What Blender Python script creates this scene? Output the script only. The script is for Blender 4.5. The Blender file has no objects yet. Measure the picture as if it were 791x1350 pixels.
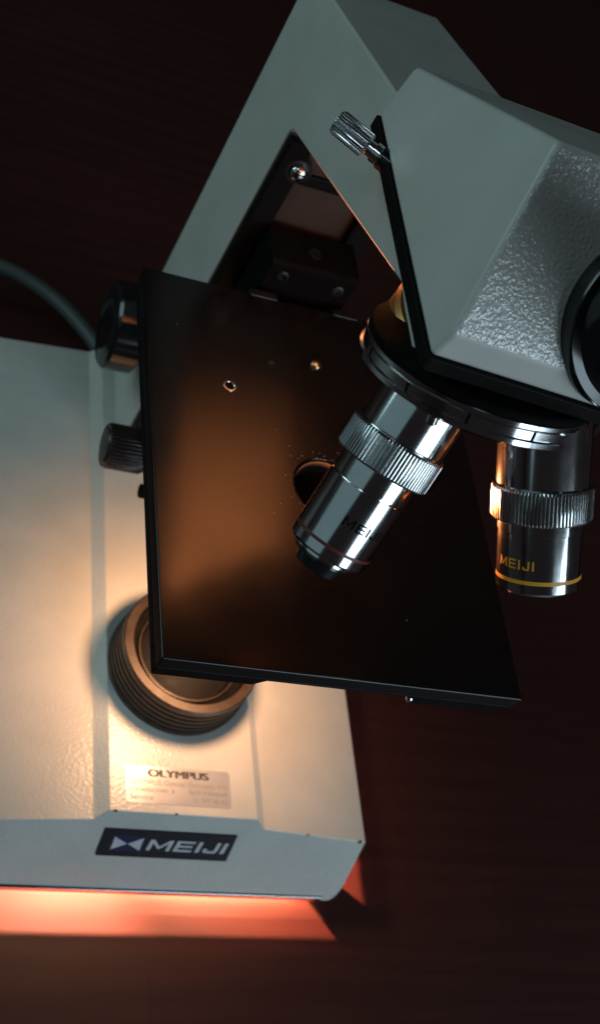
import bpy, bmesh, math, random
from mathutils import Vector, Matrix

random.seed(7)
S = 0.001                       # everything below is written in millimetres
scene = bpy.context.scene
col = scene.collection
PI = math.pi

# ------------------------------------------------------------------ materials
def new_mat(name):
    m = bpy.data.materials.new(name)
    m.use_nodes = True
    nt = m.node_tree
    b = nt.nodes['Principled BSDF']
    return m, nt, b

def node(nt, kind, **kw):
    n = nt.nodes.new(kind)
    for k, v in kw.items():
        if k in n.inputs.keys():
            n.inputs[k].default_value = v
        else:
            setattr(n, k, v)
    return n

def coords(nt, scale=(1, 1, 1)):
    tc = node(nt, 'ShaderNodeTexCoord')
    mp = node(nt, 'ShaderNodeMapping')
    mp.inputs['Scale'].default_value = scale
    nt.links.new(tc.outputs['Object'], mp.inputs['Vector'])
    return mp.outputs['Vector']

def ramp(nt, fac, stops):
    r = node(nt, 'ShaderNodeValToRGB')
    e = r.color_ramp.elements
    while len(e) < len(stops):
        e.new(0.5)
    for i, (p, c) in enumerate(stops):
        e[i].position = p
        e[i].color = (*c, 1) if len(c) == 3 else c
    nt.links.new(fac, r.inputs['Fac'])
    return r.outputs['Color']

def simple(name, colr, rough=.4, metal=0, var=.12, scale=180, bump=0, bscale=900, bdist=.00015):
    m, nt, b = new_mat(name)
    v = coords(nt)
    n = node(nt, 'ShaderNodeTexNoise', Scale=scale, Detail=5.0)
    nt.links.new(v, n.inputs['Vector'])
    lo = tuple(c * (1 - var) for c in colr); hi = tuple(c * (1 + var) for c in colr)
    nt.links.new(ramp(nt, n.outputs['Fac'], [(.3, lo), (.7, hi)]), b.inputs['Base Color'])
    b.inputs['Metallic'].default_value = metal
    n2 = node(nt, 'ShaderNodeTexNoise', Scale=scale * .6, Detail=6.0)
    nt.links.new(v, n2.inputs['Vector'])
    mr = node(nt, 'ShaderNodeMapRange')
    mr.inputs['From Min'].default_value = .3; mr.inputs['From Max'].default_value = .7
    mr.inputs['To Min'].default_value = rough * .85; mr.inputs['To Max'].default_value = min(1, rough * 1.18)
    nt.links.new(n2.outputs['Fac'], mr.inputs['Value'])
    nt.links.new(mr.outputs['Result'], b.inputs['Roughness'])
    if bump:
        n3 = node(nt, 'ShaderNodeTexNoise', Scale=bscale, Detail=2.0, Roughness=.45)
        nt.links.new(v, n3.inputs['Vector'])
        bp = node(nt, 'ShaderNodeBump', Strength=bump, Distance=bdist)
        nt.links.new(n3.outputs['Fac'], bp.inputs['Height'])
        nt.links.new(bp.outputs['Normal'], b.inputs['Normal'])
    return m

CREAM = (.575, .57, .535)
def paint(name, bump, bdist, bscale=620, rough=.33):
    m = simple(name, CREAM, rough, 0, .05, 60, bump, bscale, bdist)
    # tiny dark chips and grime specks of the old paint
    nt = m.node_tree; b = nt.nodes['Principled BSDF']
    src = b.inputs['Base Color'].links[0].from_socket
    v = coords(nt)
    vo = node(nt, 'ShaderNodeTexVoronoi', Scale=95.0)
    nt.links.new(v, vo.inputs['Vector'])
    sp = ramp(nt, vo.outputs['Distance'], [(.0, (1, 1, 1)), (.045, (0, 0, 0))])
    n = node(nt, 'ShaderNodeTexNoise', Scale=40.0)
    nt.links.new(v, n.inputs['Vector'])
    gate = ramp(nt, n.outputs['Fac'], [(.55, (0, 0, 0)), (.62, (1, 1, 1))])
    mu = node(nt, 'ShaderNodeMath', operation='MULTIPLY')
    nt.links.new(sp, mu.inputs[0]); nt.links.new(gate, mu.inputs[1])
    mu2 = node(nt, 'ShaderNodeMath', operation='MULTIPLY')
    nt.links.new(mu.outputs[0], mu2.inputs[0]); mu2.inputs[1].default_value = .6
    mx = node(nt, 'ShaderNodeMixRGB')
    nt.links.new(mu2.outputs[0], mx.inputs['Fac'])
    nt.links.new(src, mx.inputs['Color1'])
    mx.inputs['Color2'].default_value = (.12, .1, .08, 1)
    nt.links.new(mx.outputs['Color'], b.inputs['Base Color'])
    return m

M_paint = paint('cream_enamel', .4, .0003, 800, .26)
M_hammer = paint('cream_hammered_enamel', .9, .00045, 1150, .2)
M_hammer.node_tree.nodes['Principled BSDF'].inputs['Coat Weight'].default_value = 1
M_hammer.node_tree.nodes['Principled BSDF'].inputs['Coat Roughness'].default_value = .12
M_hammer.node_tree.nodes['Principled BSDF'].inputs['Coat IOR'].default_value = 1.6
_n = M_hammer.node_tree
_n.links.new(_n.nodes['Bump'].outputs['Normal'], _n.nodes['Principled BSDF'].inputs['Coat Normal'])
M_smooth = paint('cream_smooth_enamel', .08, .0001)

def stage_material():
    m, nt, b = new_mat('black_stage_lacquer')
    v = coords(nt)
    vo = node(nt, 'ShaderNodeTexVoronoi', Scale=800.0)
    nt.links.new(v, vo.inputs['Vector'])
    sp = ramp(nt, vo.outputs['Distance'], [(.0, (1, 1, 1)), (.22, (0, 0, 0))])
    ln = node(nt, 'ShaderNodeVectorMath', operation='LENGTH')
    sc_ = node(nt, 'ShaderNodeVectorMath', operation='MULTIPLY')
    sc_.inputs[1].default_value = (1, 1, 0)
    nt.links.new(v, sc_.inputs[0]); nt.links.new(sc_.outputs[0], ln.inputs[0])
    vc = node(nt, 'ShaderNodeSeparateColor')
    nt.links.new(vo.outputs['Color'], vc.inputs['Color'])
    th = node(nt, 'ShaderNodeMapRange')          # share of grains that show: many at the hole rim, few far away
    th.inputs['From Min'].default_value = .011; th.inputs['From Max'].default_value = .020
    th.inputs['To Min'].default_value = .45; th.inputs['To Max'].default_value = .003
    nt.links.new(ln.outputs['Value'], th.inputs['Value'])
    lt = node(nt, 'ShaderNodeMath', operation='LESS_THAN')
    nt.links.new(vc.outputs[0], lt.inputs[0]); nt.links.new(th.outputs['Result'], lt.inputs[1])
    gate = lt.outputs[0]
    mu = node(nt, 'ShaderNodeMath', operation='MULTIPLY')
    nt.links.new(sp, mu.inputs[0]); nt.links.new(gate, mu.inputs[1])
    mx = node(nt, 'ShaderNodeMixRGB')
    nt.links.new(mu.outputs[0], mx.inputs['Fac'])
    mx.inputs['Color1'].default_value = (.006, .0055, .005, 1)
    mx.inputs['Color2'].default_value = (.42, .36, .30, 1)
    nt.links.new(mx.outputs['Color'], b.inputs['Base Color'])
    n2 = node(nt, 'ShaderNodeTexNoise', Scale=45.0, Detail=8.0)
    nt.links.new(v, n2.inputs['Vector'])
    mr = node(nt, 'ShaderNodeMapRange')
    mr.inputs['From Min'].default_value = .3; mr.inputs['From Max'].default_value = .7
    mr.inputs['To Min'].default_value = .17; mr.inputs['To Max'].default_value = .27
    nt.links.new(n2.outputs['Fac'], mr.inputs['Value'])
    nt.links.new(mr.outputs['Result'], b.inputs['Roughness'])
    n3 = node(nt, 'ShaderNodeTexNoise', Scale=1500.0, Detail=2.0)
    nt.links.new(v, n3.inputs['Vector'])
    bp = node(nt, 'ShaderNodeBump', Strength=.06, Distance=.00006)
    nt.links.new(n3.outputs['Fac'], bp.inputs['Height'])
    nt.links.new(bp.outputs['Normal'], b.inputs['Normal'])
    return m

M_stage = stage_material()
M_black = simple('black_satin_paint', (.014, .013, .013), .42, 0, .2, 200, .1)
M_matte = simple('matt_black_paint', (.007, .006, .006), .55, 0, .2, 200, .1)
M_matte.node_tree.nodes['Principled BSDF'].inputs['Specular IOR Level'].default_value = .12
M_velvet = simple('dead_black_paint', (.006, .0055, .0055), .7, 0, .2, 200)
M_velvet.node_tree.nodes['Principled BSDF'].inputs['Specular IOR Level'].default_value = .03
M_blackgloss = simple('black_gloss_plastic', (.012, .012, .014), .14, 0, .2, 100)
M_chrome = simple('bright_chrome', (.68, .68, .69), .12, 1, .04, 240)
M_chrome_soft = simple('satin_chrome', (.60, .61, .62), .16, 1, .06, 300, .05, 2500, .00003)
M_ring = simple('dark_machined_metal', (.045, .028, .020), .40, .35, .25, 260, .15, 1500)
M_knob = simple('dark_bakelite', (.03, .017, .015), .3, 0, .2, 160, .08)
M_rubber = simple('black_rubber', (.02, .02, .02), .8)
M_cord = simple('grey_cord_rubber', (.07, .085, .08), .5, 0, .08, 90)
M_yellow = simple('yellow_enamel', (.75, .36, .03), .35, 0, .08)
M_redbrown = simple('red_brown_enamel', (.12, .03, .015), .35, 0, .1)
M_engrave = simple('black_engraving', (.012, .012, .012), .6)
M_brass = simple('worn_brass', (.6, .47, .27), .28, 1, .1)
M_socket_lit = simple('warm_lit_socket', (.42, .20, .06), .42, .6, .12, 200)  # warm lamp light put into the socket's colour
M_darkmetal = simple('blackened_steel', (.05, .048, .05), .32, .8, .2)
M_navy = simple('navy_enamel', (.012, .016, .07), .3, 0, .1)
M_plate = simple('black_emblem_enamel', (.008, .008, .012), .28, 0, .1)
M_silver = simple('pale_silver_foil', (.62, .64, .68), .38, .25, .05)
M_label = simple('foil_label', (.50, .50, .52), .3, .3, .06, 90)
M_ink = simple('label_ink', (.03, .03, .035), .5)
M_faint = simple('faded_label_ink', (.33, .30, .28), .45)

def glass():
    m, nt, b = new_mat('dark_lens_glass')
    v = coords(nt)
    n = node(nt, 'ShaderNodeTexNoise', Scale=60.0)
    nt.links.new(v, n.inputs['Vector'])
    nt.links.new(ramp(nt, n.outputs['Fac'], [(.3, (.015, .015, .02)), (.7, (.03, .03, .04))]), b.inputs['Base Color'])
    b.inputs['Roughness'].default_value = .35
    b.inputs['Coat Weight'].default_value = .2
    return m
M_glass = glass()
M_pillar_lit = simple('brown_lit_pillar_tone', (.055, .034, .025), .5, 0, .15, 120, .1)  # dim brown light on the cream pillar front, put into the colour

def table_material():
    m, nt, b = new_mat('dark_red_wood')
    v = coords(nt, (1.2, 9, 1))
    n = node(nt, 'ShaderNodeTexNoise', Scale=22.0, Detail=8.0, Roughness=.6)
    nt.links.new(v, n.inputs['Vector'])
    w = node(nt, 'ShaderNodeTexWave', Scale=3.0, Distortion=9.0, Detail=4.0)
    w.bands_direction = 'Y'
    nt.links.new(v, w.inputs['Vector'])
    ad = node(nt, 'ShaderNodeMath', operation='MULTIPLY_ADD')
    nt.links.new(w.outputs['Fac'], ad.inputs[0]); ad.inputs[1].default_value = .3
    nt.links.new(n.outputs['Fac'], ad.inputs[2])
    c = ramp(nt, ad.outputs[0], [(.35, (.043, .0118, .0088)), (.6, (.051, .0138, .0104)), (.9, (.059, .0158, .0120))])
    # boards of slightly different stain
    v2 = coords(nt)
    br = node(nt, 'ShaderNodeTexBrick', Scale=1.0)
    br.inputs['Brick Width'].default_value = .31; br.inputs['Row Height'].default_value = .047
    br.inputs['Mortar Size'].default_value = .0004
    br.inputs['Color1'].default_value = (.85, .85, .85, 1); br.inputs['Color2'].default_value = (1.0, 1.0, 1.0, 1)
    br.inputs['Mortar'].default_value = (.80, .80, .80, 1)
    nt.links.new(v2, br.inputs['Vector'])
    mx = node(nt, 'ShaderNodeMixRGB', blend_type='MULTIPLY')
    mx.inputs['Fac'].default_value = 1
    nt.links.new(c, mx.inputs['Color1']); nt.links.new(br.outputs['Color'], mx.inputs['Color2'])
    nt.links.new(mx.outputs['Color'], b.inputs['Base Color'])
    b.inputs['Roughness'].default_value = .46
    bp = node(nt, 'ShaderNodeBump', Strength=.15, Distance=.0003)
    nt.links.new(n.outputs['Fac'], bp.inputs['Height'])
    nt.links.new(bp.outputs['Normal'], b.inputs['Normal'])
    return m
M_table = table_material()

# ------------------------------------------------------------------ builders
def link(name, bm, mats, parent=None, smooth=None, bevel=0, seg=3, solid=0):
    bmesh.ops.recalc_face_normals(bm, faces=bm.faces[:])
    for v in bm.verts:
        v.co *= S
    me = bpy.data.meshes.new(name)
    bm.to_mesh(me); bm.free()
    if not isinstance(mats, (list, tuple)):
        mats = [mats]
    for m in mats:
        me.materials.append(m)
    o = bpy.data.objects.new(name, me)
    col.objects.link(o)
    if parent:
        o.parent = parent
    if solid:
        md = o.modifiers.new('shell', 'SOLIDIFY'); md.thickness = solid * S; md.offset = -1
    if bevel:
        md = o.modifiers.new('edges', 'BEVEL'); md.width = bevel * S; md.segments = seg
        md.limit_method = 'ANGLE'; md.angle_limit = math.radians(28)
        md.harden_normals = False
    if smooth is not None or bevel:
        ang = smooth if smooth else 35
        for p in me.polygons:
            p.use_smooth = True
        me.set_sharp_from_angle(angle=math.radians(ang)) if not bevel else None
        if bevel:
            wn = o.modifiers.new('normals', 'WEIGHTED_NORMAL'); wn.keep_sharp = True
    return o

def frame(axis, ref=(0, 0, 1)):
    a = Vector(axis).normalized()
    r = Vector(ref)
    u = r - a * r.dot(a)
    if u.length < 1e-4:
        r = Vector((1, 0, 0)); u = r - a * r.dot(a)
    u.normalize()
    w = a.cross(u)
    return a, u, w

def lathe(bm, prof, origin=(0, 0, 0), axis=(0, 0, 1), seg=96, cap0=True, cap1=True, ref=(0, 0, 1), teeth=0, depth=0, mat=0):
    """prof: list of (radius, distance along axis[, knurled])"""
    o = Vector(origin); a, u, w = frame(axis, ref)
    if teeth:
        seg = teeth * 6
    rings = []
    for it in prof:
        r, s = it[0], it[1]
        kn = len(it) > 2 and it[2]
        ring = []
        for i in range(seg):
            t = 2 * PI * i / seg
            rr = r
            if teeth and kn:
                k = i % 6
                rr = r - (depth if k in (4, 5) else (0 if k in (1, 2) else depth * .25))
            ring.append(bm.verts.new(o + a * s + (u * math.cos(t) + w * math.sin(t)) * rr))
        rings.append(ring)
    for p, q in zip(rings, rings[1:]):
        for i in range(seg):
            j = (i + 1) % seg
            f = bm.faces.new((p[i], p[j], q[j], q[i])); f.material_index = mat
    if cap0:
        bm.faces.new(rings[0]).material_index = mat
    if cap1:
        bm.faces.new(rings[-1]).material_index = mat
    return rings

def extrude_poly(bm, pts, axis, lo, hi, mat=0):
    """pts in the two other axes; axis 0: pts=(y,z); 1: (x,z); 2: (x,y)"""
    def mk(p, h):
        if axis == 0: return (h, p[0], p[1])
        if axis == 1: return (p[0], h, p[1])
        return (p[0], p[1], h)
    A = [bm.verts.new(mk(p, lo)) for p in pts]
    B = [bm.verts.new(mk(p, hi)) for p in pts]
    n = len(pts)
    bm.faces.new(A).material_index = mat
    bm.faces.new(B).material_index = mat
    for i in range(n):
        j = (i + 1) % n
        bm.faces.new((A[i], A[j], B[j], B[i])).material_index = mat

def box(bm, x0, x1, y0, y1, z0, z1, mat=0):
    extrude_poly(bm, [(x0, y0), (x1, y0), (x1, y1), (x0, y1)], 2, z0, z1, mat)

def tube(bm, pts, r, seg=20):
    rings = []
    for i, p in enumerate(pts):
        p = Vector(p)
        d = (Vector(pts[min(i + 1, len(pts) - 1)]) - Vector(pts[max(i - 1, 0)]))
        a, u, w = frame(d)
        rings.append([bm.verts.new(p + (u * math.cos(2 * PI * k / seg) + w * math.sin(2 * PI * k / seg)) * r) for k in range(seg)])
    for p, q in zip(rings, rings[1:]):
        for i in range(seg):
            j = (i + 1) % seg
            bm.faces.new((p[i], p[j], q[j], q[i]))
    bm.faces.new(rings[0]); bm.faces.new(rings[-1])

def empty(name, parent=None, loc=(0, 0, 0)):
    o = bpy.data.objects.new(name, None)
    o.empty_display_size = .02
    o.location = Vector(loc) * S
    col.objects.link(o)
    if parent: o.parent = parent
    return o

# stroke letters (each stroke a quad in a unit-high box), wide sans like the maker's mark
def letter_quads(ch, w=1.0, t=.2):
    h = 1.0
    R = lambda x0, y0, x1, y1: [(x0, y0), (x1, y0), (x1, y1), (x0, y1)]
    if ch == 'I': return [R(0, 0, t * 1.25, h)], t * 1.25
    if ch == 'E':
        return [R(0, 0, t * 1.2, h), R(t * 1.2, 0, w, t), R(t * 1.2, h - t, w, h), R(t * 1.2, .5 - t / 2, w * .94, .5 + t / 2)], w
    if ch == 'M':
        W = w * 1.25; s = t * 1.2
        return [R(0, 0, s, h), R(W - s, 0, W, h),
                [(s, h), (s, h - t * 1.5), (W / 2, t * .6), (W / 2, t * 2.0)],
                [(W - s, h), (W - s, h - t * 1.5), (W / 2, t * .6), (W / 2, t * 2.0)]], W
    if ch == 'J':
        W = w * .8; s = t * 1.2
        return [R(W - s, t, W, h), R(t * .5, 0, W - t * .3, t), R(0, 0 + t * .4, s, t * 2.0)], W
    return [], w * .5

def word_quads(word, gap=.28, w=1.0, t=.2):
    out, x = [], 0
    for ch in word:
        q, wd = letter_quads(ch, w, t)
        out += [[(px + x, py) for px, py in quad] for quad in q]
        x += wd + gap
    return out, x - gap

def subquad(bm, quad, fn, n=4, mat=0):
    g = []
    for i in range(n + 1):
        row = []
        for j in range(n + 1):
            s, t = i / n, j / n
            x = (1 - s) * (1 - t) * quad[0][0] + s * (1 - t) * quad[1][0] + s * t * quad[2][0] + (1 - s) * t * quad[3][0]
            y = (1 - s) * (1 - t) * quad[0][1] + s * (1 - t) * quad[1][1] + s * t * quad[2][1] + (1 - s) * t * quad[3][1]
            row.append(bm.verts.new(fn(x, y)))
        g.append(row)
    for i in range(n):
        for j in range(n):
            bm.faces.new((g[i][j], g[i + 1][j], g[i + 1][j + 1], g[i][j + 1])).material_index = mat

def text_mesh(bm, body, size, x, y, z, mat, offset=0, width=None, align='LEFT'):
    cu = bpy.data.curves.new('lettering', 'FONT')
    cu.body = body; cu.size = size; cu.offset = offset
    cu.align_x = align
    o = bpy.data.objects.new('lettering', cu)
    col.objects.link(o)
    bpy.context.view_layer.update()
    me = bpy.data.meshes.new_from_object(o.evaluated_get(bpy.context.evaluated_depsgraph_get()))
    xs = [v.co.x for v in me.vertices]
    k = width / (max(xs) - min(xs)) if width else 1
    x0 = min(xs) if align == 'LEFT' else (min(xs) + max(xs)) / 2
    vs = [bm.verts.new((x + (v.co.x - x0) * k, y + v.co.y, z)) for v in me.vertices]
    for p in me.polygons:
        try:
            bm.faces.new([vs[i] for i in p.vertices]).material_index = mat
        except ValueError:
            pass
    bpy.data.objects.remove(o); bpy.data.meshes.remove(me)

# ------------------------------------------------------------------ setting
bm = bmesh.new()
v = [bm.verts.new(p) for p in ((-1600, -1200, 0), (1600, -1200, 0), (1600, 1800, 0), (-1600, 1800, 0))]
bm.faces.new(v)
table = link('tabletop', bm, M_table)
table['kind'] = 'structure'
table['label'] = 'dark red wooden tabletop under the microscope'
table['category'] = 'tabletop'

# ------------------------------------------------------------------ microscope
scope = empty('microscope')
scope['label'] = 'cream enamelled laboratory microscope with black square stage and chrome objectives, standing on dark red table'
scope['category'] = 'microscope'

# ---- base: hollow casting, ridge along the middle, inclined front
ZB = 8.0
def fy(z): return -53 - (44 - z) * 15 / 36
R_ = 9
prof = [(-75, ZB)]
prof = []
for k in range(5):                              # rounded lower left
    t = PI / 2 * k / 4
    prof.append((-75.5 + R_ * (1 - math.sin(t)) * .42, 5.6 + R_ * (1 - math.cos(t))))
prof += [(-75, 36.2), (-31.8, 39.6), (-27.5, 44), (27.5, 44), (31.8, 39.6), (75, 36.2)]
for k in reversed(range(5)):
    t = PI / 2 * k / 4
    prof.append((75.5 - R_ * (1 - math.sin(t)) * .42, 5.6 + R_ * (1 - math.cos(t))))
bm = bmesh.new()
F = [bm.verts.new((x, fy(z), z)) for x, z in prof]
B = [bm.verts.new((x, 157, z)) for x, z in prof]
n = len(prof)
for i in range(n - 1):
    bm.faces.new((F[i], F[i + 1], B[i + 1], B[i]))
bm.faces.new(F); bm.faces.new(B)
base = link('base', bm, M_paint, scope, solid=3, bevel=1.1, seg=3)

bm = bmesh.new()
box(bm, -70, 70, 151, 153.9, 1.2, 30)
link('rear_light_stop', bm, M_paint, base)  # added out of view, keeps lamp light from leaking out behind the base
bm = bmesh.new()
box(bm, -70, 69, -68.9, -65.8, 4.6, 8.3)
link('bottom_rim', bm, M_chrome_soft, base, bevel=.4)
# feet
for i, (x, y) in enumerate(((69, -60), (-69, -60), (66, 146), (-66, 146))):
    bm = bmesh.new()
    lathe(bm, [(6.2, 0), (6.6, 1), (6.6, 6.2), (6.2, 6.8)], (x, y, 0), seg=40)
    link('rubber_foot', bm, M_rubber, scope, 30)

# emblem on the inclined front
a_u = Vector((1, 0, 0)); a_v = Vector((0, 15, 36)).normalized()
a_n = a_u.cross(a_v)
EC = Vector((-2.1, fy(30.2), 30.2))
def ep(u, v, h):                                # u,v in mm from the plate's lower left
    return EC + a_u * (u - 24.5) + a_v * (v - 6.6) + a_n * h
bm = bmesh.new()
q = [bm.verts.new(ep(*p, .7)) for p in ((0, 0), (49, 0), (49, 13.2), (0, 13.2))]
q0 = [bm.verts.new(ep(*p, -.2)) for p in ((0, 0), (49, 0), (49, 13.2), (0, 13.2))]
bm.faces.new(q)
for i in range(4):
    bm.faces.new((q0[i], q0[(i + 1) % 4], q[(i + 1) % 4], q[i]))
subquad(bm, [(3.6, 2.6), (15.6, 2.6), (15.6, 10.6), (3.6, 10.6)], lambda x, y: ep(x, y, .76), 1, 1)
for tri in (((4.2, 3.4), (9.5, 6.6), (4.2, 9.8)), ((14.8, 3.4), (14.8, 9.8), (9.7, 6.6))):
    bm.faces.new([bm.verts.new(ep(x, y, .84)) for x, y in tri]).material_index = 2
quads, W = word_quads('MEIJI', .22, 1.15, .2)
kx = 29.5 / W
for qd in quads:
    subquad(bm, qd, lambda x, y: ep(17.0 + x * kx + y * .6, 3.9 + y * 5.4, .84), 1, 2)
emblem = link('emblem', bm, [M_plate, M_navy, M_silver], base)
emblem['label'] = 'black name plate with white bow tie mark and MEIJI lettering'

# chips in the enamel along the front edges
for cx, cz in ((-3.5, 44), (50, 38.1), (72.5, 36.2), (-25.5, 44)):
    bm = bmesh.new()
    k = random.uniform(.4, .8)
    c0 = Vector((cx, fy(cz) - .08, cz + .14))
    up = Vector((0, .8, .6)).normalized()
    vs = []
    for i in range(9):
        t = 2 * PI * i / 9
        r = k * random.uniform(.5, 1.2)
        vs.append(bm.verts.new(c0 + Vector((r * math.cos(t) * 1.5, 0, 0)) + up * r * math.sin(t)))
    bm.faces.new(vs)
    link('paint_chip', bm, M_rubber, base)

# sticker on the ridge
bm = bmesh.new()
def rrect(x0, x1, y0, y1, r, z):
    pts = []
    for cx, cy, a0 in ((x1 - r, y1 - r, 0), (x0 + r, y1 - r, 90), (x0 + r, y0 + r, 180), (x1 - r, y0 + r, 270)):
        for k in range(5):
            t = math.radians(a0 + 22.5 * k)
            pts.append((cx + r * math.cos(t), cy + r * math.sin(t), z))
    return pts
bm.faces.new([bm.verts.new(p) for p in rrect(-21.7, 17.6, -49.7, -35.9, 1.2, 44.12)])
for dx in (-.3, -.15, 0, .15, .3):
    text_mesh(bm, 'OLYMPUS', 3.9, -2.0 + dx, -39.7, 44.18 + .01 * dx, 1, 0, 22.5, 'CENTER')
text_mesh(bm, 'OLYMPUS Optical (Schweiz) AG', 2.5, -20.3, -42.7, 44.18, 2, 0, 36.4)
text_mesh(bm, 'Chriesbaumstr. 6', 2.5, -20.3, -45.4, 44.18, 2, 0, 16.5)
text_mesh(bm, '8604 Volketswil', 2.5, 1.6, -45.4, 44.18, 2, 0, 14.5)
text_mesh(bm, 'Service', 2.5, -20.3, -48.3, 44.18, 2, 0, 8.5)
text_mesh(bm, '01 947 66 62', 2.5, 3.2, -48.3, 44.18, 2, 0, 13)
for vv in bm.verts: pass
st = link('sticker', bm, [M_label, M_ink, M_faint], base)
st['label'] = 'pale service sticker with dark OLYMPUS heading and faded lines'

# ---- illuminator collar with thread grooves
bm = bmesh.new()
pr = [(27.6, -1), (27.6, 1.2)]
z = 1.2
for k in range(5):
    r = 27.6 - .22 * k
    pr += [(r, z), (r, z + 1.3), (r - 1.1, z + 1.75), (r - 1.1, z + 2.15)]
    z += 2.55
pr += [(26.6, z), (26.6, z + 2.0), (26.0, z + 2.7), (23.0, z + 2.7), (22.6, z + 2.2)]
lathe(bm, pr, (0, 4.5, 44), seg=128, cap0=False, cap1=False)
lathe(bm, [(22.6, z + 2.2), (22.4, z - 3), (19.6, z - 3.2)], (0, 4.5, 44), seg=128, cap0=False, cap1=False, mat=1)
lathe(bm, [(19.6, z - 3.2), (19.4, z - 2.2), (18.7, z - 2.0), (18.5, z - 2.6)], (0, 4.5, 44), seg=128, cap0=False, cap1=False)
lathe(bm, [(18.5, z - 2.6), (18.2, z - 3.2), (17.6, z - 7)], (0, 4.5, 44), seg=128, cap0=False, cap1=False, mat=1)
bmesh.ops.remove_doubles(bm, verts=bm.verts[:], dist=.001)
collar = link('illuminator_collar', bm, [M_ring, M_velvet], scope, 30)
bm = bmesh.new()
lathe(bm, [(17.7, 8.8), (14, 9.9), (9, 10.9), (4, 11.4), (.3, 11.5)], (0, 4.5, 44), seg=64, cap0=False)
link('field_lens', bm, M_matte, collar, 60)

# ---- arm: pillar and forward limb in one casting, seen from the side
side = [(147, 43), (147, 240), (145.5, 244), (141, 246.5), (119, 252.6), (61, 269), (47, 273), (45.5, 265.9), (-22, 265.9),
        (-22, 256), (-9, 256.2), (-1, 257), (100.5, 218.3), (102.2, 215.5), (102.2, 43)]
bm = bmesh.new()
extrude_poly(bm, side, 0, -22, 22)
arm = link('arm', bm, M_smooth, scope, bevel=.9, seg=3)
# socket under the limb that carries the nosepiece
bm = bmesh.new()
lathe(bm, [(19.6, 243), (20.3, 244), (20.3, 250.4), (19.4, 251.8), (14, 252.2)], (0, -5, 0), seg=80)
socket = link('nosepiece_socket', bm, M_socket_lit, arm, 30)
bm = bmesh.new()
lathe(bm, [(12.5, 251), (12.5, 257)], (0, -5, 0), seg=80)
link('neck', bm, M_black, socket, 30)
bm = bmesh.new()
box(bm, -21.5, 21.5, 101, 102.6, 60, 217)  # added sheet over the pillar front, carries its brown-lit tone
link('pillar_tone_plate', bm, M_pillar_lit, arm, bevel=.3)
# black guide rails on the pillar front and cross bar
bm = bmesh.new()
box(bm, -21.4, -13.5, 97.5, 102.15, 60, 216)
link('guide_rail', bm, M_matte, arm, bevel=.6)
bm = bmesh.new()
box(bm, 13.5, 21.4, 97.5, 102.15, 60, 216)
link('guide_rail', bm, M_matte, arm, bevel=.6)
bm = bmesh.new()
box(bm, -13.4, 13.4, 99.5, 102.1, 199.5, 204)
link('stop_bar', bm, M_matte, arm, bevel=.5)

def screw(name, loc, axis, r, h, parent, mat, hexr=0, slot=False):
    bm = bmesh.new()
    if hexr:
        lathe(bm, [(r, -.5), (r, h * .8), (r * .88, h), (hexr, h), (hexr * .95, h * .2), (.05, h * .18)], loc, axis, 40)
    else:
        lathe(bm, [(r * 1.0, -.5), (r, h * .35), (r * .86, h * .7), (r * .55, h * .93), (r * .15, h)], loc, axis, 40)
    return link(name, bm, mat, parent, 40)
bm = bmesh.new()
lathe(bm, [(4.6, -2), (4.6, 1.3), (4.3, 1.7)], (-14.4, 99, 206), (0, -1, 0), 40)
w_ = link('washer', bm, M_black, arm, 30)
screw('cap_screw', (-14.4, 97.5, 206), (0, -1, .15), 3.1, 3.0, arm, M_chrome)

# ---- focusing block behind the stage
bm = bmesh.new()
extrude_poly(bm, [(80, 150), (80, 182.2), (81, 183.4), (97.4, 183.4), (97.4, 150)], 0, -14.6, 17)
box(bm, -18, 20, 73, 79.8, 150, 164)
block = link('focusing_block', bm, M_velvet, scope, bevel=.6)
for loc, ax in (((-9.2, 80, 177.6), (0, -1, 0)), ((11.2, 80, 177.2), (0, -1, 0)), ((.8, 87.5, 183.4), (0, 0, 1))):
    screw('socket_screw', loc, ax, 2.3, .7, block, M_darkmetal, 1.15)

# ---- stage: plate with a turned-down skirt
bm = bmesh.new()
X0, X1, Y0, Y1, ZT = -54.8, 54.6, -63.4, 74.6, 172.0
# top plate with the round hole
seg = 64
hole_t = [bm.verts.new((11 * math.cos(2 * PI * i / seg), 11 * math.sin(2 * PI * i / seg), ZT)) for i in range(seg)]
hole_b = [bm.verts.new((11 * math.cos(2 * PI * i / seg), 11 * math.sin(2 * PI * i / seg), ZT - 5)) for i in range(seg)]
def outer_loop(z):
    pts = []
    for i in range(seg):
        t = 2 * PI * i / seg
        c, s = math.cos(t), math.sin(t)
        k = min((X1 if c > 0 else -X0) / max(abs(c), 1e-6), (Y1 if s > 0 else -Y0) / max(abs(s), 1e-6))
        pts.append([c * k, s * k, z])
    for cx, cy in ((X0, Y0), (X1, Y0), (X1, Y1), (X0, Y1)):
        best = min(pts, key=lambda p: (p[0] - cx) ** 2 + (p[1] - cy) ** 2)
        best[0], best[1] = cx, cy
    return [bm.verts.new(p) for p in pts]
ot = outer_loop(ZT); ob = outer_loop(ZT - 5)
for i in range(seg):
    j = (i + 1) % seg
    bm.faces.new((hole_t[i], hole_t[j], ot[j], ot[i]))
    bm.faces.new((hole_b[i], hole_b[j], ob[j], ob[i]))
    bm.faces.new((hole_t[i], hole_t[j], hole_b[j], hole_b[i]))
    bm.faces.new((ot[i], ot[j], ob[j], ob[i]))
stage = link('stage', bm, M_stage, scope, bevel=.45, seg=3)
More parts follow.
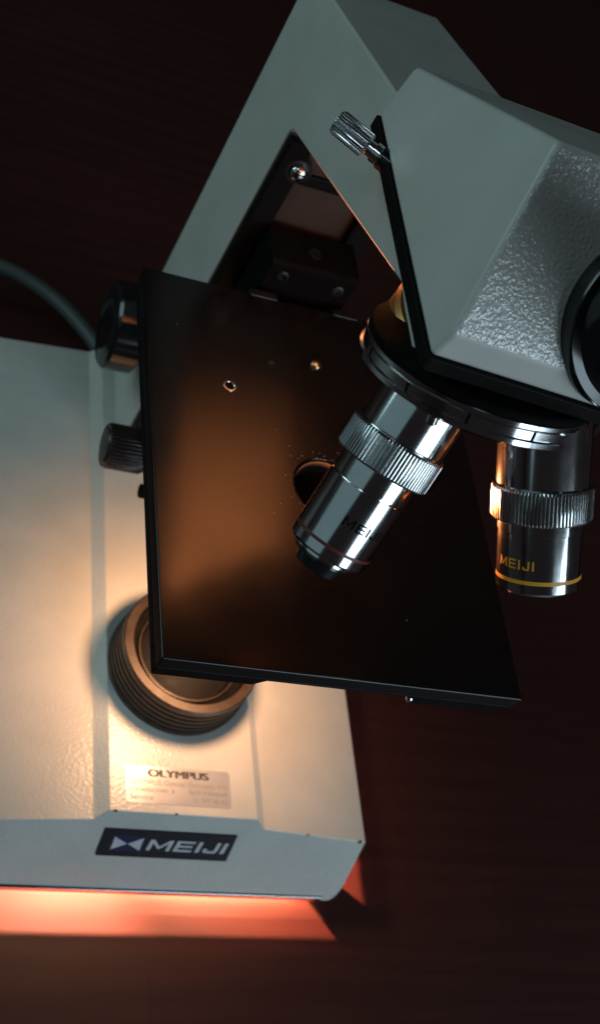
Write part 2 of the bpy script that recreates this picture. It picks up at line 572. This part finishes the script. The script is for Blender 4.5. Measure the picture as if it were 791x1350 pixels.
# skirt under the plate: front rail with its cut-out, and the sides
bm = bmesh.new()
extrude_poly(bm, [(X0 + .05, ZT - 5.02), (X0 + .05, ZT - 9.2), (-26.5, ZT - 9.2), (-23, ZT - 6.2), (20, ZT - 6.2), (22, ZT - 9.6), (47, ZT - 9.6), (X1 - .3, ZT - 5.02)], 1, Y0 + .06, Y0 + 7)
extrude_poly(bm, [(X0 + .05, Y0 + 7.01), (X0 + 6, Y0 + 7.01), (X0 + 6, Y1 - .05), (X0 + .05, Y1 - .05)], 2, ZT - 9.2, ZT - 5.02)
extrude_poly(bm, [(X1 - 6, Y0 + 7.01), (X1 - .3, Y0 + 7.01), (X1 - .3, Y1 - .05), (X1 - 6, Y1 - .05)], 2, ZT - 8, ZT - 5.02)
link('skirt', bm, M_matte, stage, bevel=.5)
bm = bmesh.new()
lathe(bm, [(1.0, -1), (1.0, .4), (.6, .8)], (21.2, Y0 + .2, ZT - 7.2), (0, -1, 0), 24)
link('rivet', bm, M_chrome, stage, 40)
# stage hole rim insert
bm = bmesh.new()
lathe(bm, [(10.98, -4.8), (10.98, -1.0), (10.4, -.6), (10.2, -1.6), (9.9, -4.8)], (0, 0, ZT), seg=80, cap0=False, cap1=False)
link('hole_insert', bm, M_matte, stage, 40)
# fittings on the stage top
bm = bmesh.new()
lathe(bm, [(2.1, .0), (2.0, .22), (1.6, .26), (1.42, .03), (.05, .01)], (-29.1, 32.5, ZT), seg=40, cap0=False)
sh = link('screw_hole', bm, [M_chrome_soft], stage, 40)
bm = bmesh.new()
lathe(bm, [(1.45, .02), (1.45, .06), (.05, .07)], (-29.1, 32.5, ZT), seg=32)
link('bore', bm, M_velvet, sh, 40)
bm = bmesh.new()
lathe(bm, [(1.25, .02), (1.2, .14), (.9, .05), (.05, .03)], (-14, 45.4, ZT), seg=32, cap0=False)
link('screw_hole', bm, [M_darkmetal], stage, 40)
bm = bmesh.new()
lathe(bm, [(1.75, -.2), (1.75, .7), (1.4, 1.2), (.6, 1.45), (.1, 1.5)], (1.9, 49, ZT), seg=32)
link('locating_pin', bm, [M_brass], stage, 40)
for x0, x1 in ((-18.5, -9), (11.5, 20.5)):
    bm = bmesh.new()
    box(bm, x0, x1, 73.6, 76.6, ZT - 2, ZT + .5)
    link('mounting_tab', bm, M_darkmetal, stage, bevel=.3)

# ---- condenser under the stage (open tube)
bm = bmesh.new()
lathe(bm, [(12, 166.4), (19, 160), (19, 140), (15, 132), (15, 128), (12.5, 128), (12.5, 160), (10.6, 166.4)], (0, 0, 0), seg=72, cap0=False, cap1=False)
rr = bm.verts[:]
cond = link('condenser', bm, M_black, scope, 30)
bm = bmesh.new()
lathe(bm, [(12.45, 130), (8, 129), (.3, 128.4)], (0, 0, 0), seg=48, cap0=False)
link('condenser_lens', bm, M_glass, cond, 60)
# condenser carrier arm to the block
bm = bmesh.new()
box(bm, -9, 9, 16, 97.4, 141, 149)
link('condenser_carrier', bm, M_black, cond, bevel=.8)

# ---- focus knobs on the left of the stand
def knob(name, loc, r, length, mat, teeth=0, depth=0, r2=None, neck=10, neck_r=5):
    bm = bmesh.new()
    lathe(bm, [(r * .3, 0), (r * .72, .05), (r * .80, .6), (r * .93, .5), (r, 1.6, 1), (r, length * .55, 1), (r, length - 1.2, 1), (r * .92, length), (neck_r, length + .2), (neck_r, length + neck)],
          loc, (1, 0, 0), 72, ref=(0, 0, 1), teeth=teeth, depth=depth)
    return link(name, bm, mat, scope, 32)
k1 = knob('coarse_focus_knob', (-41.5, 124, 93), 17.5, 13, M_blackgloss, neck=8)
k1['label'] = 'large glossy black focus knob'
k2 = knob('condenser_knob', (-46, 58, 101), 8.2, 15, M_knob, 36, .35, neck=30, neck_r=4)
k2['label'] = 'small brown ribbed condenser knob'
bm = bmesh.new()
box(bm, -20, -12, 52, 97.4, 96, 106)
link('knob_bracket', bm, M_black, k2, bevel=.6)
bm = bmesh.new()
lathe(bm, [(2.6, 0), (2.6, 8), (2, 9)], (-30, 47.5, 92), (1, 0, 0), 32)
link('lock_pin', bm, M_velvet, k2, 40)

# ---- power cord
pts = []
P0 = [Vector(p) for p in ((-16, 158, 26), (-27, 180, 25), (-45, 203, 22), (-70, 217, 19), (-105, 222, 12), (-150, 214, 5), (-220, 190, 4.4))]
for i in range(len(P0) - 1):
    p0 = P0[max(i - 1, 0)]; p1 = P0[i]; p2 = P0[i + 1]; p3 = P0[min(i + 2, len(P0) - 1)]
    for k in range(8):
        t = k / 8
        pts.append(.5 * ((2 * p1) + (p2 - p0) * t + (2 * p0 - 5 * p1 + 4 * p2 - p3) * t * t + (3 * p1 - p0 - 3 * p2 + p3) * t ** 3))
pts.append(P0[-1])
bm = bmesh.new(); tube(bm, pts, 3.5)
link('power_cord', bm, M_cord, scope, 60)
bm = bmesh.new()
lathe(bm, [(7.5, -3), (7.2, 3), (6, 12), (5.2, 18)], (-14, 156, 26), (-.45, .9, -.03), 32)
link('cord_grommet', bm, M_rubber, scope, 40)

# ---- head
HZ = 270
def hx(z): return -28 + .24 * (z - HZ)
def hxr(z): return 60 - .24 * (z - HZ)
bm = bmesh.new()
V = {}
def hv(k, x, y, z): V[k] = bm.verts.new((x, y, z))
hv('A', -28, 43.5, HZ); hv('B', -28, -37, HZ); hv('A2', 60, 41, HZ); hv('B2', 60, -45, HZ)
hv('E', hx(284), 46.5, 284); hv('E2', hxr(284), 44, 284)
hv('G', hx(277.4), -36.3, 277.4); hv('G2', hxr(277.4), -44.0, 277.4)
hv('F', hx(313.5), -12.4, 313.5); hv('F2', hxr(313.5), -17, 313.5)
def hf(keys, m=0):
    bm.faces.new([V[k] for k in keys]).material_index = m
hf(('A', 'B', 'B2', 'A2'))
hf(('A', 'E', 'F', 'G', 'B'))
hf(('A2', 'B2', 'G2', 'F2', 'E2'))
hf(('B', 'G', 'G2', 'B2'))
hf(('G', 'F', 'F2', 'G2'), 1)
hf(('F', 'E', 'E2', 'F2'))
hf(('E', 'A', 'A2', 'E2'))
head = link('head', bm, [M_smooth, M_hammer], scope, bevel=1.4, seg=4)
bm = bmesh.new()
extrude_poly(bm, [(-28.3, 43.3), (-28.3, -36.8), (-27, -37.6), (59, -45.6), (60, -45), (60, 41)], 2, 265.95, 269.9)
link('bottom_plate', bm, M_matte, head, bevel=.3)
# eyepiece tube on the sloping front face
fn = Vector((0, -.836, .549)).normalized()
fc = Vector((17.5, -31.2, 289.0))
bm = bmesh.new()
lathe(bm, [(20.6, -3), (20.6, 3.2), (20.2, 4.0), (18.2, 4.2), (17.2, 5.0), (16.4, 6.4), (16.4, 46), (18.2, 46.6), (18.2, 60), (17.4, 61.2), (13, 61.4), (11, 60.2), (.2, 60)], fc, fn, 96)
ey = link('eyepiece_tube', bm, M_blackgloss, head, 28)
# knurled locking screw on the left
sa = Vector((-.80, .60, .03)).normalized()
so = Vector((-27.0, 28.0, 268.0))
bm = bmesh.new()
lathe(bm, [(2.0, -3), (2.0, 7.0)], so, sa, 36)
lathe(bm, [(2.6, 2.2), (2.6, 4.0)], so, sa, 36)
lock = link('locking_screw', bm, M_chrome, head, 30)
bm = bmesh.new()
lathe(bm, [(2.4, 5.6), (3.3, 6.2, 1), (3.3, 9, 1), (3.3, 14.9, 1), (2.9, 15.7), (.1, 15.75)], so, sa, teeth=22, depth=.35)
link('knurled_grip', bm, M_chrome_soft, lock, 30)
bm = bmesh.new()
lathe(bm, [(3.0, -2), (3.0, 1.5), (2.6, 2)], so, sa, 36)
link('collar', bm, M_blackgloss, lock, 30)

# ---- nosepiece turret
AP = Vector((0, 0, 293.0))
ta = Vector((.05, -.38, -.923)).normalized()
bm = bmesh.new()
lathe(bm, [(12, 40), (22, 40.3), (28.5, 40.9), (30.3, 41.4), (30.8, 42.0), (30.8, 43.2), (30.0, 43.4)], AP, ta, 128)
turret = link('nosepiece', bm, M_velvet, scope, 30)
bm = bmesh.new()
lathe(bm, [(30.4, 43.2), (31.0, 43.6), (31.0, 44.6), (30.0, 44.7), (30.0, 45.1), (30.7, 45.3), (30.7, 47.4), (31.4, 47.7), (31.4, 49.0), (30.8, 49.2), (29.5, 50.2)], AP, ta, 160)
lathe(bm, [(29.5, 50.2), (26, 51.6), (20, 53.2), (6, 55), (.2, 55.2)], AP, ta, 160, mat=1)
ring = link('chrome_ring', bm, [M_chrome, M_matte], turret, 30)

for k in range(12):                              # click-stop slots in the ring
    a, u, w = frame(ta)
    th = 2 * PI * k / 12 + .12
    r_ = u * math.cos(th) + w * math.sin(th); t_ = a.cross(r_)
    bm = bmesh.new()
    vs = [bm.verts.new(AP + a * s_ + r_ * rr + t_ * tt) for rr in (29, 30.76) for s_ in (45.3, 47.4) for tt in (-.35, .35)]
    for f in ((0, 1, 3, 2), (4, 6, 7, 5), (0, 4, 5, 1), (2, 3, 7, 6), (0, 2, 6, 4), (1, 5, 7, 3)):
        bm.faces.new([vs[i] for i in f])
    link('click_slot', bm, M_velvet, ring)

# ---- objectives
def objective(d, body, knurl0, knurl1, r_k, r_up, shoulder, extra, ring_band, band_mat, word, th0, th1, s_text, h_text, text_mat, label, chrome=M_chrome):
    d = Vector(d).normalized()
    cam_ref = (-.43, -.5, .75)
    bm = bmesh.new()
    lathe(bm, [(r_up, shoulder - 8), (r_up, knurl0 - .5), (r_up - .6, knurl0 - .1), (r_up - .6, knurl0 + .5)], AP, d, 128)
    lathe(bm, body, AP, d, 128)
    o = link('objective', bm, chrome, scope, 28)
    o['label'] = label
    bm = bmesh.new()
    lathe(bm, [(r_k - 2, knurl0), (r_k - .5, knurl0 + .05), (r_k, knurl0 + .6, 1), (r_k, (knurl0 + knurl1) / 2, 1), (r_k, knurl1 - .6, 1), (r_k - .5, knurl1 - .05), (r_k - 2, knurl1)], AP, d, teeth=84, depth=.26)
    link('knurled_ring', bm, M_chrome_soft, o, 25)
    if ring_band:
        s0, s1, r = ring_band
        bm = bmesh.new()
        lathe(bm, [(r - .4, s0), (r + .04, s0 + .02), (r + .04, s1 - .02), (r - .4, s1)], AP, d, 128, cap0=False, cap1=False)
        link('colour_band', bm, band_mat, o, 30)
    if extra:
        bm = bmesh.new()
        lathe(bm, extra, AP, d, 80)
        link('front_lens', bm, M_blackgloss, o, 30)
    if word:
        a, u, w = frame(d, cam_ref)                # u looks out, w runs round
        r = 10.27
        quads, W = word_quads(word, .3, 1.0, .17)
        bm = bmesh.new()
        sgn = -1
        for qd in quads:
            def fn_(x, y):
                th = math.radians(th0 + (th1 - th0) * x / W) * sgn
                return AP + a * (s_text - y * h_text) + (u * math.cos(th) + w * math.sin(th)) * (r + .05)
            subquad(bm, qd, fn_, 4)
        link('engraving', bm, text_mat, o, 60)
    return o

dL = Vector((-.262, -.508, -.822)); dR = Vector((.245, -.665, -.705))
rb = 10.27
objective(dL, [(rb, 70), (rb, 79.8), (rb - .6, 79.85), (rb - .6, 80.4), (rb, 80.45), (rb, 98.6), (rb - .5, 99.2), (8.2, 99.3), (8.2, 100.3), (7.4, 100.5)],
          66.2, 74.7, 12.5, 11.4, 56, [(7.6, 100.2), (7.6, 101.2), (6.4, 101.5), (5.6, 104.2), (4.4, 104.6), (4.0, 104.0), (.1, 103.8)],
          (95.4, 96.3, rb), M_redbrown, 'MEIJI', -2, 60, 89.6, 2.4, M_velvet, 'long chrome objective with red brown band')
objective(dR, [(rb + .25, 70), (rb + .25, 78.2), (rb, 78.4), (rb, 92.4), (rb - .5, 93.0), (8.6, 93.05), (8.2, 92.2), (4, 92.0), (.1, 91.9)],
          67.3, 75.6, 12.3, 11.3, 57, None, (89.2, 90.2, rb), M_yellow, 'MEIJI', -72, -16, 86.6, 2.3, M_yellow, 'short chrome objective with yellow band')
objective((.03, -.03, -1), [(9.2, 66), (9.2, 73), (8, 74), (6, 76), (.1, 76.2)],  # dark metal stands in for the shadow on this objective
          63.0, 69.0, 11.0, 10.0, 55, None, None, None, None, 0, 0, 0, 0, None, 'stubby objective behind the long one, its shadow put into the dark metal', M_darkmetal)
# small retaining screws beside the ports
for th in (.9, 2.35, 4.0, 5.4):
    a, u, w = frame(ta)
    p = AP + ta * 50.6 + (u * math.cos(th) + w * math.sin(th)) * 28
    bm = bmesh.new()
    lathe(bm, [(1.4, -1), (1.4, 1.6), (1.0, 2.0)], p, ta, 28)
    link('retaining_screw', bm, M_chrome, ring, 40)

# ------------------------------------------------------------------ light
def look(o, target):
    d = Vector(target) * S - o.location
    o.rotation_euler = d.to_track_quat('-Z', 'Y').to_euler()

def area(name, loc, target, sx, sy, power, colr):
    l = bpy.data.lights.new(name, 'AREA'); l.shape = 'RECTANGLE'
    l.size = sx * S; l.size_y = sy * S; l.energy = power; l.color = colr
    o = bpy.data.objects.new(name, l); o.location = Vector(loc) * S
    col.objects.link(o); look(o, target)
    return o
def point(name, loc, r, power, colr):
    l = bpy.data.lights.new(name, 'POINT'); l.shadow_soft_size = r * S; l.energy = power; l.color = colr
    o = bpy.data.objects.new(name, l); o.location = Vector(loc) * S
    col.objects.link(o)
    return o

COOL = (.67, .88, 1.0)
WARM = (1.0, .60, .30)
tgt = Vector((10, -40, 250))
wd = Vector((.53, -.81, .21)).normalized()
wc = tgt + wd * 1000
side_v = wd.cross(Vector((0, 0, 1))).normalized()
for k in (-1, 1):
    area('window_pane', wc + side_v * (k * 160), tgt + side_v * (k * 160), 290, 470, 2.5, COOL)
area('side_window', tgt + Vector((-.98, -.12, .33)).normalized() * 1100, tgt, 1500, 760, .72, (.52, .86, .93))
area('screw_glint_fill', tgt + Vector((-.55, -.30, .80)).normalized() * 1000, tgt, 200, 200, .5, COOL)  # added panel that gives the locking screw its highlight
area('rear_fill', tgt + Vector((-.87, .40, .30)).normalized() * 1100, tgt, 420, 620, 2.3, (.56, .88, .90))  # added fill light for the left-facing sides

# illuminator in the base with added lamps shaping its strip, its condensed beam through the stage, and what bounces back onto the base
point('base_light', (38, -29, 15.6), .8, 3.0, (1, .38, .20))
point('base_light', (34, -29, 25), 1.2, .9, (1, .50, .28))  # added lamp for the brighter inner band of the strip
point('base_light', (38, -29, 12.6), 3.5, .16, (1, .24, .08))  # added lamp for the faint red fade beyond the strip
l = bpy.data.lights.new('base_light', 'SPOT'); l.shadow_soft_size = 1.0 * S; l.energy = 7.0; l.color = (1, .44, .26)  # added spot that brightens the left part of the strip
l.spot_size = math.radians(105); l.spot_blend = .8
o = bpy.data.objects.new('base_light', l); o.location = Vector((-22, -29, 15.6)) * S; col.objects.link(o); look(o, (-42, -80, 0))
l = bpy.data.lights.new('condenser_beam', 'SPOT'); l.shadow_soft_size = 1.3 * S; l.energy = 2.3; l.color = (1, .31, .10)
l.spot_size = math.radians(124); l.spot_blend = 1.0
o = bpy.data.objects.new('condenser_beam', l); o.location = Vector((0, 0, 165)) * S; o.rotation_euler = (PI, 0, 0); col.objects.link(o)
l = bpy.data.lights.new('illuminator_glow', 'AREA'); l.shape = 'DISK'; l.size = 24 * S; l.energy = .092; l.color = (1, .53, .27); l.spread = math.radians(112)
o = bpy.data.objects.new('illuminator_glow', l); o.location = Vector((0, 4, 127)) * S; col.objects.link(o)

w = bpy.data.worlds.new('World'); scene.world = w; w.use_nodes = True
bg = w.node_tree.nodes['Background']
bg.inputs['Color'].default_value = (.50, .43, .46, 1); bg.inputs['Strength'].default_value = .024

# ------------------------------------------------------------------ camera
C_ = Vector((-154.8, -209.6, 434.9))
Rwc = ((0.9024, -0.1019, 0.4188), (0.1574, -0.8266, -0.5403), (0.4012, 0.5535, -0.7299))   # right, down, forward
right, down, fwd = (Vector(r).normalized() for r in Rwc)
cam = bpy.data.cameras.new('camera')
co = bpy.data.objects.new('camera', cam); col.objects.link(co)
m = Matrix((right, -down, -fwd)).transposed().to_4x4()
q_ = m.to_quaternion()
co.rotation_mode = 'QUATERNION'; co.rotation_quaternion = q_
co.location = C_ * S
cam.sensor_fit = 'VERTICAL'; cam.sensor_height = 36
cam.lens = 1633 / 1350 * 36
cam.clip_start = .01; cam.clip_end = 50
cam.dof.use_dof = True; cam.dof.focus_distance = .315; cam.dof.aperture_fstop = 20
scene.camera = co

scene.render.engine = 'CYCLES'
scene.cycles.use_denoising = True
scene.cycles.max_bounces = 10
scene.cycles.sample_clamp_indirect = 6
scene.view_settings.view_transform = 'Standard'
scene.view_settings.look = 'None'
scene.view_settings.exposure = 0
scene.view_settings.gamma = 1
